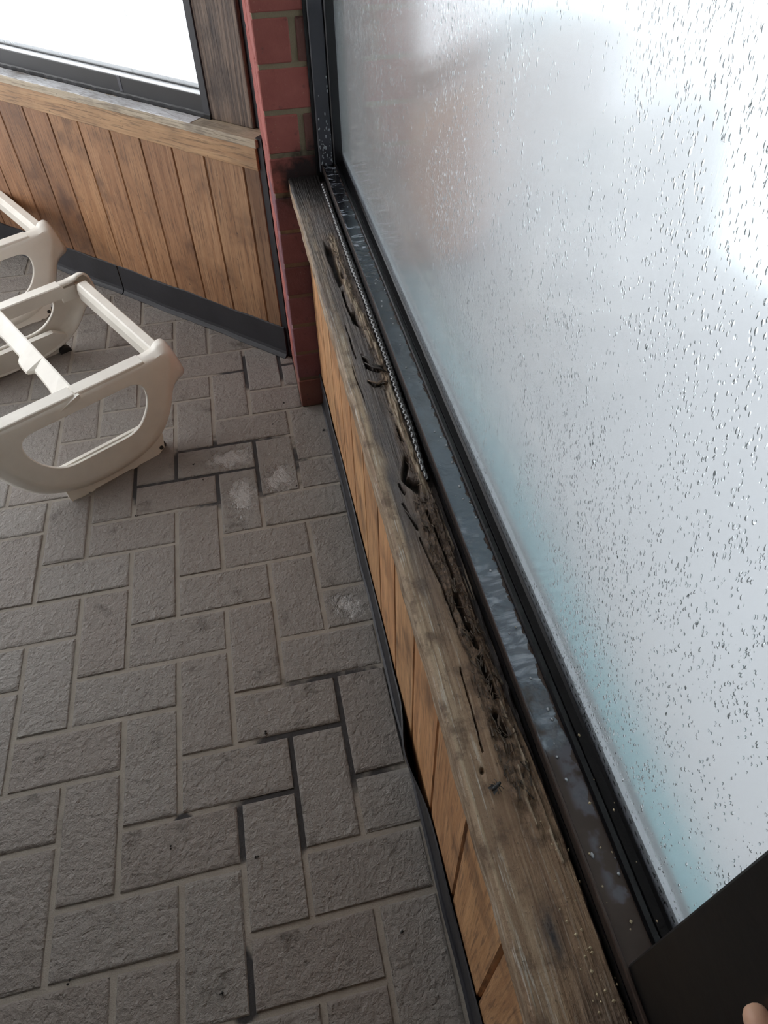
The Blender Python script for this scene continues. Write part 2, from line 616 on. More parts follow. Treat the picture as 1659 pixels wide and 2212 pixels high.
def mat_glass(name, rough, tint, drops, veil, scale=130.0):
    t = NT(name)
    p = t.pos()
    sp = t.scaled(p, (1.0, 1.0, 0.45))
    n0 = t.noise(p, 9.0, 3)
    vor = t.n('TexVoronoi', {'Vector': t.add(sp, t.scaled(t.n('TexNoise', {'Vector': sp, 'Scale': 60.0}).outputs[1], (.006, .006, .006))), 'Scale': scale, 'Randomness': 1.0}, feature='F1')
    dist = vor.outputs['Distance']
    cell = t.n('SeparateColor', {0: vor.outputs['Color']})
    dens = t.math('MULTIPLY', t.ramp(t.noise(p, 6.0, 4), 0.20, 0.62), 0.40)
    size = t.math('MULTIPLY', t.ramp(t.math('ADD', cell.outputs[0], t.math('SUBTRACT', dens, 0.3)), drops, 1.1), 0.42)
    d = t.math('DIVIDE', dist, t.math('ADD', size, 0.0001))
    mask = t.ramp(d, 1.0, 0.85)
    hgt = t.math('SQRT', t.math('MAXIMUM', t.math('SUBTRACT', 1.0, t.math('MULTIPLY', d, d)), 0.0))
    fine = t.noise(t.scaled(p, (1, 1, .35)), 420.0, 3, 0.6)
    h = t.math('ADD', t.math('MULTIPLY', hgt, 1.0), t.math('MULTIPLY', fine, 0.025))
    nrm = t.bump(h, 0.0012, 0.62)
    ro = t.math('MULTIPLY', t.math('SUBTRACT', 1.0, t.math('MULTIPLY', mask, 0.85)), rough)
    gl = t.n('BsdfGlass', {'Color': tint, 'Roughness': ro, 'IOR': 1.45, 'Normal': nrm})
    if veil > 0:
        tr = t.n('BsdfTranslucent', {'Color': (0.93, 0.95, 0.97)})
        streak = t.noise(t.scaled(p, (1, 6.0, 0.5)), 30.0, 4)
        f = t.math('MULTIPLY', t.math('SUBTRACT', 1.0, t.math('MULTIPLY', mask, 0.9)), t.math('MULTIPLY', t.math('ADD', streak, 0.5), veil))
        mx = t.n('MixShader')
        t.put(mx.inputs[0], f)
        t.put(mx.inputs[1], gl.outputs[0])
        t.put(mx.inputs[2], tr.outputs[0])
        t.t.links.new(mx.outputs[0], t.out.inputs[0])
    else:
        t.t.links.new(gl.outputs[0], t.out.inputs[0])
    return t.m


MAT['fog_glass'] = mat_glass('fogged_glass', 0.11, (0.88, 0.895, 0.90), 0.34, 0.075, 400.0)
MAT['run_glass'] = mat_glass('rain_streaked_glass', 0.06, (0.97, 0.99, 1.0), 0.62, 0.12, 110.0)


def mat_clear():
    t = NT('clear_glass')
    gl = t.n('BsdfGlass', {'Color': (0.95, 0.985, 0.98), 'Roughness': 0.0, 'IOR': 1.45})
    t.t.links.new(gl.outputs[0], t.out.inputs[0])
    return t.m


MAT['clear_glass'] = mat_clear()
mb = MB()
mb.box((1.9, -0.78, 6.84), (17, -0.73, 26))
sub(mb, 'pane', MAT['run_glass'], win1)

# baseboard on the left, two lengths with a seam
base_l = bpy.data.objects.new('baseboard_left', None)
COL.objects.link(base_l)
base_l.matrix_world = LWM
tag(base_l, 'black rubber cove baseboard along the foot of the panelled wall, with one seam', 'baseboard', 'structure')


def cove(stations):
    """stations: (s, out, top) -> profile of a rubber cove base in wall coordinates"""
    mbx = MB()
    st = []
    for s, o, top in stations:
        st.append([(s, -0.06, 0.0), (s, 0.155 + o, 0.0), (s, 0.155 + o, 0.018), (s, 0.10 + o, 0.05), (s, 0.062 + o, 0.11), (s, 0.045 + o, 0.20), (s, 0.035 + o, top), (s, 0.0 + o, top + .015), (s, -0.06, top - .02)])
    mbx.extrude(None, st)
    return mbx


def wav(s):
    return 0.012 * math.sin(s * 1.7) + 0.008 * math.sin(s * 4.1 + 1)


a = [(s, wav(s), 1.0 + wav(s * 1.3)) for s in np.linspace(-0.05, 6.68, 40)]
sub(cove(a), 'base_strip', MAT['rubber'], base_l)
b = [(s, wav(s) + .01, 0.985 + wav(s * 1.1)) for s in np.linspace(6.72, 17, 50)]
sub(cove(b), 'base_strip', MAT['rubber'], base_l)

# ------------------------------------------------------------------ brick column
mb = MB()
mb.box((4.44, 6.03, -0.5), (6.2, 9.3, 26))
colm = mb.build('column', MAT['col_mortar'])
tag(colm, 'red brick column in the corner between the two windows', 'column', 'structure')
rc = random.Random(3)


def cbrick(x0, y0, z0, x1, y1, z1, tint=(1, 1, 1)):
    cx, cy, cz = (x0 + x1) / 2, (y0 + y1) / 2, (z0 + z1) / 2
    m = MB()
    j = lambda: rc.uniform(-.008, .008)
    m.box((x0 - cx + j(), y0 - cy + j(), z0 - cz + j()), (x1 - cx + j(), y1 - cy, z1 - cz + j()), 0.022)
    o = m.build('brick', MAT['red_brick'], colm)
    o.location = (cx * M, cy * M, cz * M)
    f = rc.uniform(.88, 1.12)
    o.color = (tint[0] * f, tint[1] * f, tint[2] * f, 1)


for k in range(0, 15):
    z0 = 0.99 + 0.843 * (k - 1) if k else 0.0
    z1 = 0.89 + 0.843 * k
    # the courses under the sill are tinted dark purple; the lowest is tinted paler
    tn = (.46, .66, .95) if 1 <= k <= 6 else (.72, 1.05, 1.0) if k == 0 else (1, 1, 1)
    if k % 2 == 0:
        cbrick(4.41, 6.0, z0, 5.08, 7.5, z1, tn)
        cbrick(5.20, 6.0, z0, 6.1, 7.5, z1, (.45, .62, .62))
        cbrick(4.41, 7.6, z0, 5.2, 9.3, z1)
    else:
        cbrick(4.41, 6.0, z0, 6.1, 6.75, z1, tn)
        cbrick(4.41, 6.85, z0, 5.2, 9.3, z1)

# ------------------------------------------------------------------ knee wall on the right
mb = MB()
mb.extrude(None, [[(wx(5.17, y), y, 0), (wx(6.2, y), y, 0), (wx(6.2, y), y, 6.05), (wx(5.17, y), y, 6.05)] for y in (-13, 6.0)])
wall_right = mb.build('wall_right', MAT['core'])
tag(wall_right, 'low panelled wall of light cedar boards under the rotten sill', 'wall', 'structure')
rw = random.Random(9)
tr_r = [(1.0, 1.0, .98), (1.08, 1.03, .98), (.92, .9, .86), (1.0, .98, .92), (.95, .9, .85), (1.05, 1.0, .95)]
y = -11.23
i = 0
while y < 5.9:
    w = min(1.21, 5.98 - y)
    m = board_mb(w, 0.3, 6.10, v=0.045)
    # local x along wall (+Y), local y = front towards room (-X)
    o = link('board', m.mesh('board'), wall_right, MAT['board'])
    o.matrix_world = Matrix.Translation((wx(5.05, y) * M, y * M, 0)) @ Matrix(((-SK, -1, 0, 0), (1, -SK, 0, 0), (0, 0, 1, 0), (0, 0, 0, 1)))
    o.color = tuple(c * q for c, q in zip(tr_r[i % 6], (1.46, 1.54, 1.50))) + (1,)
    y += 1.21
    i += 1

mb = MB()
st = []
for y in np.linspace(-12, 5.98, 140):
    bul = math.exp(-((y + 4.25) / 0.62) ** 2)
    lean = 0.015 * math.sin(y * 1.9) + 0.012 * math.sin(y * 3.7)
    o = lean * .5
    top = 1.08 + 0.03 * math.sin(y * 1.1) + 0.02 * math.sin(y * 2.9)
    tl = 0.02 + 0.16 * bul + 0.5 * max(0, lean)
    prof = [(-0.05, 0.0), (0.085 + o, 0.0), (0.085 + o, 0.02), (0.05 + o, 0.05), (0.032 + o, 0.12), (0.03 + o + tl * .3, 0.4), (0.03 + tl, top), (0.005 + tl, top + .01), (0.003 + tl * .3, 0.4), (-0.05, 0.2)]
    st.append([(wx(5.05 - a, y), y, z) for a, z in prof])
mb.extrude(None, st)
base_r = mb.build('baseboard_right', MAT['rubber'])
tag(base_r, 'black rubber baseboard under the cedar boards, bulging loose near the middle', 'baseboard', 'structure')
# ------------------------------------------------------------------ rotten sill board
Z_S = 6.38


def inpoly(px, py, poly):
    c = np.zeros(px.shape, bool)
    n = len(poly)
    for i in range(n):
        x0, y0 = poly[i]
        x1, y1 = poly[(i + 1) % n]
        hit = ((y0 > py) != (y1 > py)) & (px < (x1 - x0) * (py - y0) / (y1 - y0 + 1e-12) + x0)
        c ^= hit
    return c


def segdist(px, py, a, b, sy=1.0):
    ax, ay = a[0], a[1] * sy
    bx, by = b[0], b[1] * sy
    qx, qy = px, py * sy
    t = np.clip(((qx - ax) * (bx - ax) + (qy - ay) * (by - ay)) / ((bx - ax) ** 2 + (by - ay) ** 2 + 1e-9), 0, 1)
    return np.hypot(qx - ax - t * (bx - ax), qy - ay - t * (by - ay))


def hole(px, py, poly, soft):
    d = np.full(px.shape, 9.0)
    for i in range(len(poly)):
        d = np.minimum(d, segdist(px, py, poly[i], poly[(i + 1) % len(poly)]))
    s = np.where(inpoly(px, py, poly), d, -d)
    return sstep(-soft * .3, soft, s)


def crack(px, py, pts, w):
    d = np.full(px.shape, 9.0)
    for i in range(len(pts) - 1):
        d = np.minimum(d, segdist(px, py, pts[i], pts[i + 1]))
    return sstep(w, w * .3, d)


NU, NY = 84, 1150
U0, U1 = 4.785, 5.500
us = np.linspace(U0, U1, NU)
ys = np.linspace(-11.0, 5.985, NY)
UU, YY = np.meshgrid(us, ys)
warp = fbm(UU * 9, YY * 2.2, 40, 4)
pu = UU + warp * .012
py_ = YY + warp * .06
hz = np.zeros_like(UU)
gr = fbm(UU * 46 + fbm(UU * 3, YY * .5, 3) * 1.0, YY * 0.7, 1, 4)
hz += gr * 0.007
rim = sstep(0.0, 0.035, UU - U0)
hz -= (1 - rim) * 0.035
C1 = [(5.093, 3.207), (5.138, 2.976), (5.224, 2.847), (5.224, 2.375), (5.273, 2.061), (5.227, 1.733), (5.11, 1.572), (5.083, 2.008), (5.055, 2.467), (5.053, 2.781)]
C2 = [(5.144, 0.878), (5.219, 0.762), (5.227, 0.521), (5.253, 0.374), (5.184, 0.437), (5.14, 0.636)]
C3 = [(5.111, -0.345), (5.169, -0.442), (5.217, -0.701), (5.357, -0.754), (5.407, -0.866), (5.249, -0.788), (5.117, -0.697), (5.104, -0.51)]
C4 = [(5.236, -2.557), (5.277, -2.638), (5.252, -2.775), (5.185, -2.944), (5.264, -3.03), (5.324, -3.089), (5.255, -3.293), (5.201, -3.215), (5.149, -3.093), (5.111, -2.972), (5.158, -2.776)]
deep = np.zeros_like(UU)
for p_, s_ in ((C1, .045), (C2, .03), (C3, .03), (C4, .035)):
    deep = np.maximum(deep, hole(pu, py_, p_, s_))
for pts, w in (([(5.135, 1.427), (5.136, 1.024), (5.153, 0.719), (5.161, 0.508)], .022), ([(5.06, -3.05), (5.087, -3.211)], .02),
               ([(5.02, -3.388), (5.112, -3.759)], .014), ([(5.269, -2.01), (5.284, -2.246)], .02), ([(5.09, -.99), (5.15, -1.12), (5.35, -1.10)], .022),
               ([(5.10, -3.9), (5.17, -4.5), (5.2, -5.1)], .012), ([(5.29, -3.5), (5.33, -4.1), (5.33, -4.6)], .018),
               ([(5.29, -4.75), (5.32, -5.2), (5.315, -5.4)], .04), ([(5.31, -5.55), (5.33, -5.95)], .035), ([(5.27, -6.12), (5.31, -6.3)], .045),
               ([(5.08, -5.6), (5.06, -6.4)], .008), ([(4.93, -0.6), (4.95, -1.4)], .008), ([(5.0, .4), (5.02, -.4)], .009)):
    deep = np.maximum(deep, crack(pu, py_, pts, w) * .85)
# lighter, splintered wood left standing along the back edge
L = [(5.26, 3.392), (5.235, 2.3), (5.255, 1.355), (5.30, 0.681), (5.33, 0.18), (5.365, -0.3), (5.37, -0.7), (5.345, -1.16), (5.335, -1.5), (5.335, -1.9), (5.335, -2.3), (5.345, -2.6), (5.37, -2.9), (5.36, -3.2)]
ld = np.full(UU.shape, 9.0)
for i in range(len(L) - 1):
    ld = np.minimum(ld, segdist(pu, py_, L[i], L[i + 1], .6))
spl = sstep(.075, .03, ld) * sstep(3.5, 3.1, YY) * sstep(-3.4, -3.0, YY)
spl *= sstep(-.45, .15, fbm(UU * 30, YY * 3.0, 60, 3) + .1)
for pts, w in (([(5.394, -6.28), (5.40, -6.8), (5.40, -7.1), (5.41, -7.45)], .012), ([(5.30, -6.84), (5.30, -7.13)], .022), ([(5.33, -6.6), (5.31, -6.9)], .014),
               ([(5.385, -7.2), (5.405, -7.45)], .016), ([(5.36, -6.0), (5.385, -6.25)], .012), ([(5.44, -3.7), (5.46, -4.1)], .012), ([(5.45, -4.5), (5.46, -4.8)], .01), ([(5.45, -5.6), (5.46, -5.8)], .01)):
    spl = np.maximum(spl, crack(UU + warp * .02, py_, pts, w))
fl = sstep(5.13, 5.2, UU + warp * .05) * sstep(5.47, 5.42, UU) * sstep(-2.9, -3.5, YY) * sstep(-7.6, -6.6, YY)
flz = np.maximum(fl, sstep(.16, .05, ld) * sstep(3.6, 3.2, YY) * .8)
rag = fbm(UU * 28, YY * 7, 21, 4)
hz += flz * (rag * .045 - .012)
hz += spl * .022 + spl * fbm(UU * 60, YY * 5, 33, 3) * .02
hz -= deep * (1 - spl * .6) * (.16 + .05 * rag)
dome = np.exp(-(((UU - 5.285) / .055) ** 2 + ((YY + 2.95) / .13) ** 2))
hz += dome * .14 * (deep > .2)
for (x, y, r) in ((4.992, -6.587, .016),):
    k = np.exp(-(((UU - x) / r) ** 2 + ((YY - y) / (r * 1.3)) ** 2))
    hz -= k * .1
    deep = np.maximum(deep, k)
sh = .055 * sstep(-5.5, -7.0, YY)
back = sstep(5.415, 5.44, UU + warp * .02 - sh)
hz -= back * (.05 + .02 * rag)
far = sstep(4.0, 5.2, YY + fbm(UU * 6, YY, 5) * .5)
# colour masks
band = sstep(0.10, 0.20, (UU - U0) + fbm(UU * 5, YY * .8, 70) * .05 - .03 * sstep(-4, 4, YY) + .02)
drk = band * sstep(-6.3, -3.2, YY + fbm(UU * 4, YY * .7, 77) * .9) * (0.80 + .2 * fbm(UU * 8, YY * 1.5, 79))
drk = np.maximum(drk, (0.55 + .35 * fbm(UU * 12, YY * 2, 80)) * sstep(-2.0, 1.5, YY))
drk = np.maximum(drk, .75 * np.exp(-(((UU - 5.133) / .09) ** 2 + ((YY + 7.87) / .22) ** 2)) * (1 + fbm(UU * 20, YY * 6, 81)))
drk = np.maximum(drk, .5 * sstep(-7.9, -8.6, YY) * sstep(5.05, 5.25, UU))
drk = np.maximum(drk, far)
drk = drk * (1 - spl)
for (x, y, rx, ry) in ((4.93, -2.5, .07, .22), (4.907, -0.08, .05, .16)):
    k = np.exp(-(((UU - x) / rx) ** 2 + ((YY - y) / ry) ** 2))
    spl = np.maximum(spl, k * .45 * (1 + fbm(UU * 25, YY * 5, 90)))
    drk = drk * (1 - k * .6)
nearb = sstep(-3.0, -3.6, YY)
blk = np.maximum(deep * (1 - dome * .5), back * ((.86 + .1 * rag) * (1 - nearb) + (.30 + .35 * rag) * nearb))
drk = np.maximum(drk, back * nearb * .95)
flk = back * nearb * sstep(.30, .45, fbm(UU * 70, YY * 2.6, 95, 3)) * sstep(5.44, 5.47, UU)
spl = np.maximum(spl, flk * .9)
blk = np.maximum(blk, far * .9)
blk = blk * (1 - np.minimum(1, spl * 1.1))
verts = []
cols = []
for j in range(NY):
    y = ys[j]
    pre = [(U0 + .25, Z_S - .37), (U0 + .012, Z_S - .37), (U0, Z_S - .355), (U0, Z_S - .06)]
    wob = .006 * math.sin(y * 3.1) + .004 * math.sin(y * 9.0)
    for (u, z) in pre:
        verts.append((wx(u + wob, y), y, z))
        cols.append((0.2 * float(far[j, 0]), 0.55 if z > Z_S - .2 else .4, 0, 0))
    for i in range(NU):
        verts.append((wx(us[i] + wob * (1 - i / NU), y), y, Z_S + hz[j, i]))
        cols.append((drk[j, i], spl[j, i], flz[j, i], blk[j, i]))
    verts.append((wx(U1, y), y, Z_S - .37))
    cols.append((1, 0, 0, 1))
K = NU + 5
faces = []
for j in range(NY - 1):
    for i in range(K - 1):
        faces.append((j * K + i, j * K + i + 1, (j + 1) * K + i + 1, (j + 1) * K + i))
    faces.append((j * K + K - 1, j * K, (j + 1) * K, (j + 1) * K + K - 1))
faces.append(tuple(range(K)))
faces.append(tuple(reversed(range((NY - 1) * K, NY * K))))
me = bpy.data.meshes.new('sill')
me.from_pydata([(a * M, b * M, c * M) for a, b, c in verts], [], faces)
at = me.attributes.new('wear', 'FLOAT_COLOR', 'POINT')
at.data.foreach_set('color', np.clip(np.array(cols, dtype=np.float32), 0, 1).ravel())
me.shade_smooth()


def mat_sill():
    t = NT('rotten_sill_wood')
    a = t.n('Attribute', attribute_name='wear')
    s = t.n('SeparateColor', {0: a.outputs['Color']})
    R_, G_, B_, A_ = s.outputs[0], s.outputs[1], s.outputs[2], a.outputs['Alpha']
    co = t.objco(False)
    g = t.scaled(co, (150.0, 5.0, 60.0))
    n1 = t.noise(g, 1.0, 5, 0.6, 0.5)
    n2 = t.noise(t.scaled(co, (420.0, 18.0, 100.0)), 1.0, 4, 0.6)
    n3 = t.noise(co, 30.0, 5, 0.65)
    n4 = t.noise(co, 260.0, 4, 0.7)
    c = t.mix(t.ramp(n1, 0.35, 0.65), (0.275, 0.165, 0.098), (0.46, 0.31, 0.195))
    sx = t.n('SeparateXYZ', {0: t.pos()})
    uu = t.math('ADD', sx.outputs[0], t.math('MULTIPLY', sx.outputs[1], SK))
    front = t.ramp(t.math('ADD', uu, t.math('MULTIPLY', t.math('SUBTRACT', n3, 0.5), 0.02)), 0.503, 0.491)
    c = t.mix(front, c, t.mix(t.ramp(n1, 0.35, 0.65), (0.33, 0.215, 0.135), (0.56, 0.42, 0.285)))
    c = t.mix(t.math('MULTIPLY', t.ramp(n2, 0.55, 0.67), t.math('ADD', 0.28, t.math('MULTIPLY', front, 0.5))), c, (0.72, 0.66, 0.58))
    c = t.mix(t.math('MULTIPLY', t.ramp(n3, 0.48, 0.66), 0.7), c, (0.105, 0.060, 0.038))
    c = t.mix(t.math('MULTIPLY', t.ramp(n4, 0.60, 0.70), 0.6), c, (0.07, 0.045, 0.032))
    dk = t.mix(t.ramp(n1, 0.35, 0.7), (0.028, 0.026, 0.031), (0.085, 0.076, 0.082))
    dk = t.mix(t.math('MULTIPLY', t.ramp(n2, 0.60, 0.70), 0.5), dk, (0.34, 0.31, 0.29))
    dk = t.mix(t.math('MULTIPLY', t.ramp(n3, 0.54, 0.70), 0.6), dk, t.mix(t.ramp(n4, 0.45, 0.6), (0.05, 0.04, 0.036), (0.30, 0.23, 0.17)))
    c = t.mix(R_, c, dk)
    fb = t.mix(t.ramp(n4, 0.35, 0.65), (0.045, 0.028, 0.021), (0.24, 0.15, 0.095))
    c = t.mix(t.math('MULTIPLY', B_, 0.75), c, fb)
    lt = t.mix(t.ramp(n2, 0.4, 0.62), (0.26, 0.17, 0.10), (0.62, 0.51, 0.38))
    c = t.mix(t.math('MULTIPLY', G_, 0.85), c, lt)
    c = t.mix(A_, c, t.mix(n4, (0.007, 0.006, 0.006), (0.035, 0.03, 0.028)))
    h = t.math('ADD', t.math('ADD', n1, t.math('MULTIPLY', n2, 0.7)), t.math('MULTIPLY', n4, 0.4))
    ro = t.math('SUBTRACT', 0.62, t.math('MULTIPLY', R_, 0.2))
    return t.principled(Base_Color=c, Roughness=ro, Normal=t.bump(h, 0.0042, 0.9))


sill = link('trim_4', me, None, mat_sill())
tag(sill, 'rotten wooden window sill with dark water damage and split holes, below the fogged window', 'sill', 'structure')

# curled strips and slivers of rotten wood standing off the sill
def sliver(pts, w, mat):
    mb = MB()
    st = []
    for i, (u, y, z) in enumerate(pts):
        k = w * (1 - abs(2 * i / (len(pts) - 1) - 1) * .6)
        st.append([(wx(u, y), y - k, Z_S + z), (wx(u, y), y, Z_S + z + .012), (wx(u, y), y + k, Z_S + z), (wx(u, y), y, Z_S + z - .01)])
    mb.extrude(None, st)
    return mb.build('wood_splinter', mat, sill, True)


MAT['splinter'] = mat_wood('splinter_wood', (0.16, 0.10, 0.065), (0.24, 0.16, 0.10), (0.05, 0.035, 0.03), grain=(40, 40, 40), objcol=False)
MAT['splinter_dark'] = mat_wood('dark_splinter_wood', (0.030, 0.022, 0.018), (0.075, 0.055, 0.045), (0.015, 0.012, 0.01), grain=(40, 40, 40), objcol=False)
MAT['splinter_mid'] = mat_wood('brown_splinter_wood', (0.06, 0.042, 0.030), (0.17, 0.115, 0.078), (0.03, 0.022, 0.018), grain=(60, 60, 60), objcol=False)
sliver([(5.08, -.97, .01), (5.13, -1.07, .05), (5.2, -1.1, .03), (5.28, -1.07, .05), (5.36, -1.1, .02)], .035, MAT['splinter'])
sliver([(5.11, -.38, .0), (5.17, -.5, .05), (5.24, -.68, .03), (5.36, -.72, .02)], .05, MAT['splinter_dark'])
sliver([(5.12, -.55, .0), (5.2, -.72, .045), (5.32, -.8, .05), (5.4, -.86, .01)], .04, MAT['splinter_dark'])
sliver([(5.03, -3.45, .0), (5.07, -3.6, .03), (5.11, -3.75, .02)], .03, MAT['splinter_dark'])
rs = random.Random(21)
mb = MB()
for _ in range(340):
    y = rs.uniform(-6.9, -3.2)
    u = rs.uniform(5.17, 5.43)
    if rs.random() < .3:
        y = rs.uniform(-3.2, 3.2)
        u = 5.3 + rs.uniform(-.06, .06)
    a = rs.gauss(0, .5)
    l = rs.uniform(.012, .040)
    w = rs.uniform(.0025, .0055)
    dx, dy = math.sin(a) * l, math.cos(a) * l * 1.3
    z = Z_S + rs.uniform(-.01, .03)
    lift = rs.uniform(-.015, .02)
    px_, py2 = -dy * w / l, dx * w / l
    x = wx(u, y)
    p = [(x - dx + px_, y - dy + py2, z), (x - dx - px_, y - dy - py2, z), (x + dx - px_, y + dy - py2, z + lift), (x + dx + px_, y + dy + py2, z + lift)]
    mb.add(p + [(q[0], q[1], q[2] - .012) for q in p], [(0, 1, 2, 3), (7, 6, 5, 4), (0, 4, 5, 1), (1, 5, 6, 2), (2, 6, 7, 3), (3, 7, 4, 0)])
tag(mb.build('wood_flakes', MAT['splinter_mid'], sill), kind='stuff')

# ribbed bead of black sealant squeezed along the back of the sill
BP = [(5.47, 5.46), (5.455, 4.0), (5.455, 2.93), (5.463, 1.94), (5.478, .91), (5.478, 0), (5.475, -.8), (5.458, -1.55), (5.468, -2.05), (5.45, -2.5), (5.43, -2.85), (5.44, -3.15)]
bu = np.interp
yy = np.arange(5.46, -3.1, -0.020)
ub = np.interp(-yy, [-p[1] for p in BP], [p[0] for p in BP])
rr = []
pts = []
for i, y in enumerate(yy):
    ph = (i % 6) / 6.0
    env = 1.0 if y > -2.2 else max(.45, 1 - (-2.2 - y) * .6)
    env *= .85 + .2 * float(vnoise(y * 2.0, 0.5, 4))
    rr.append(0.072 * env * (.60 + .40 * abs(math.sin(math.pi * ph))))
    pts.append((wx(ub[i] - .018, y), y, Z_S + .03))
mb = MB()
mb.tube(pts, rr, 9)
MAT['bead'] = mat_plain('shiny_black_sealant', (0.020, 0.020, 0.022), 0.16, 0.2, 60.0, spec=0.9)
mb.build('sealant_bead', MAT['bead'], sill, True)

# ------------------------------------------------------------------ large fogged window
win2 = empty('window_2')
tag(win2, 'large fogged window with black metal frame, beaded with condensation, above the rotten sill', 'window', 'structure')


def along(prof, y0, y1, n=2):
    m = MB()
    m.extrude(None, [[(wx(u, y), y, z) for u, z in prof] for y in np.linspace(y0, y1, n)])
    return m


def mat_track():
    t = NT('wet_track_metal')
    p = t.pos()
    sx = t.n('SeparateXYZ', {0: p})
    u = t.math('ADD', sx.outputs[0], t.math('MULTIPLY', sx.outputs[1], SK))
    n1 = t.noise(p, 28.0, 4, 0.6)
    n2 = t.noise(p, 90.0, 4, 0.6)
    n5 = t.noise(t.scaled(p, (25, 70, 1)), 1.0, 4, 0.6, 1.5)
    # standing water: over the whole run except the near end, ragged towards the glass
    e = t.math('ADD', sx.outputs[1], t.math('MULTIPLY', t.math('SUBTRACT', n1, 0.5), 0.5))
    wy = t.ramp(e, -0.68, -0.58)
    eu = t.math('ADD', u, t.math('MULTIPLY', t.math('SUBTRACT', n2, 0.5), 0.018))
    wu = t.math('MULTIPLY', t.ramp(eu, 0.5775, 0.5765), t.ramp(u, 0.5520, 0.5535))
    wet = t.math('MULTIPLY', wy, wu)
    dry = t.mix(n1, (0.046, 0.031, 0.025), (0.092, 0.064, 0.053))
    p2 = t.math('MULTIPLY', t.math('MULTIPLY', t.ramp(t.math('ABSOLUTE', t.math('ADD', e, 0.685)), 0.075, 0.02), wu), t.ramp(u, 0.5585, 0.5665))
    dry = t.mix(t.math('MULTIPLY', p2, 0.8), dry, (0.15, 0.15, 0.18))
    sheen = t.mix(t.ramp(n5, 0.42, 0.66), (0.075, 0.09, 0.125), (0.36, 0.40, 0.47))  # window reflection in the water film, painted as pale streaks
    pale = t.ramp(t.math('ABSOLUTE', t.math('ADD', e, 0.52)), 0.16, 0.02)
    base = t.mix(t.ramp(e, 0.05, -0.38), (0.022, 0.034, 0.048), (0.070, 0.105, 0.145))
    film = t.mix(t.math('MULTIPLY', pale, 0.9), base, sheen)
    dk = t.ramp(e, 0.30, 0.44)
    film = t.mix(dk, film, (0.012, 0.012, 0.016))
    glint = t.math('MULTIPLY', t.ramp(n5, 0.56, 0.66), t.ramp(e, 0.12, 0.26))  # white glints on the far water, painted into the colour
    film = t.mix(glint, film, (0.50, 0.53, 0.60))
    c = t.mix(wet, dry, film)
    c = t.mix(t.ramp(u, 0.5518, 0.5510), c, (0.010, 0.010, 0.011))
    ro = t.math('ADD', 0.45, t.math('MULTIPLY', wet, -0.36))
    rip = t.noise(t.scaled(p, (30, 45, 30)), 1.0, 3, 0.5, 1.0)
    nrm = t.bump(t.math('ADD', t.math('MULTIPLY', rip, wet), t.math('MULTIPLY', n2, 0.12)), 0.0018, 0.5)
    return t.principled(Base_Color=c, Roughness=ro, Normal=nrm, Specular_IOR_Level=t.math('ADD', 0.35, t.math('MULTIPLY', wet, 0.2)))


MAT['track'] = mat_track()
YN, YF = -8.6, 5.985
along([(5.513, 6.0), (5.513, 6.588), (5.520, 6.612), (5.540, 6.612), (5.549, 6.595), (5.785, 6.592), (5.785, 6.0)], YN, YF).build('sill_track', MAT['track'], win2)
along([(5.502, 6.36), (5.502, 6.465), (5.506, 6.475), (5.5125, 6.475), (5.5125, 6.36)], YN, YF).build('front_lip', MAT['caulk'], win2)
along([(5.785, 6.4), (5.785, 6.615), (5.80, 6.64), (5.845, 6.642), (5.852, 6.628), (5.862, 6.642), (5.93, 6.655), (5.955, 6.675), (5.955, 6.4)], YN, YF).build('glazing_bead', MAT['caulk'], win2)
along([(5.955, 6.0), (5.955, 6.60), (6.2, 6.60), (6.2, 6.0)], YN, YF).build('lower_frame', MAT['black_metal'], win2)
along([(5.956, 6.60), (5.956, 25.5), (5.984, 25.5), (5.984, 6.60)], YN, YF).build('pane', MAT['fog_glass'], win2)
o = along([(6.046, 6.60), (6.046, 25.5), (6.066, 25.5), (6.066, 6.60)], YN, YF).build('pane', MAT['clear_glass'], win2)
o['label'] = 'clear outer pane of the double glazing'
sp = along([(5.988, 6.60), (5.988, 6.80), (6.042, 6.80), (6.042, 6.60)], YN, YF).build('spacer_bar', MAT['spacer'], win2)
mb = MB()
y = YN + .05
while y < YF:
    x = wx(5.988, y)
    mb.box((x - .003, y - .02, 6.72), (x + .002, y + .02, 6.74))
    y += .1
tag(mb.build('spacer_holes', MAT['dark_hole'], sp), kind='stuff')

# far jamb against the brick column
mb = MB()
mb.box((5.36, 5.965, 6.38), (6.2, 6.03, 26))
mb.build('jamb_backing', MAT['black_metal'], win2)
mb = MB()
mb.box((5.43, 5.90, 6.45), (5.72, 5.97, 26), 0.02)
mb.build('jamb_face', MAT['grey_metal'], win2)
mb = MB()
mb.box((5.735, 5.87, 6.60), (5.935, 5.97, 26), 0.02)
mb.build('jamb_bead', MAT['black_metal'], win2)
# drops running down the lower jamb and lying on the track
rs = random.Random(4)


def drop_mb(mb, c, r, nrm, stretch=1.0):
    bm = bmesh.new()
    bmesh.ops.create_icosphere(bm, subdivisions=1, radius=1.0)
    vs = []
    for v in bm.verts:
        q = Vector((v.co.x * r, v.co.y * r * stretch, v.co.z * r)) if nrm == 'z' else Vector((v.co.x * r, v.co.y * r * .4, v.co.z * r * stretch))
        if nrm == 'z':
            q.z *= .45
        vs.append((c[0] + q.x, c[1] + q.y, c[2] + q.z))
    bm.verts.index_update()
    mb.add(vs, [[v.index for v in f.verts] for f in bm.faces])
    bm.free()


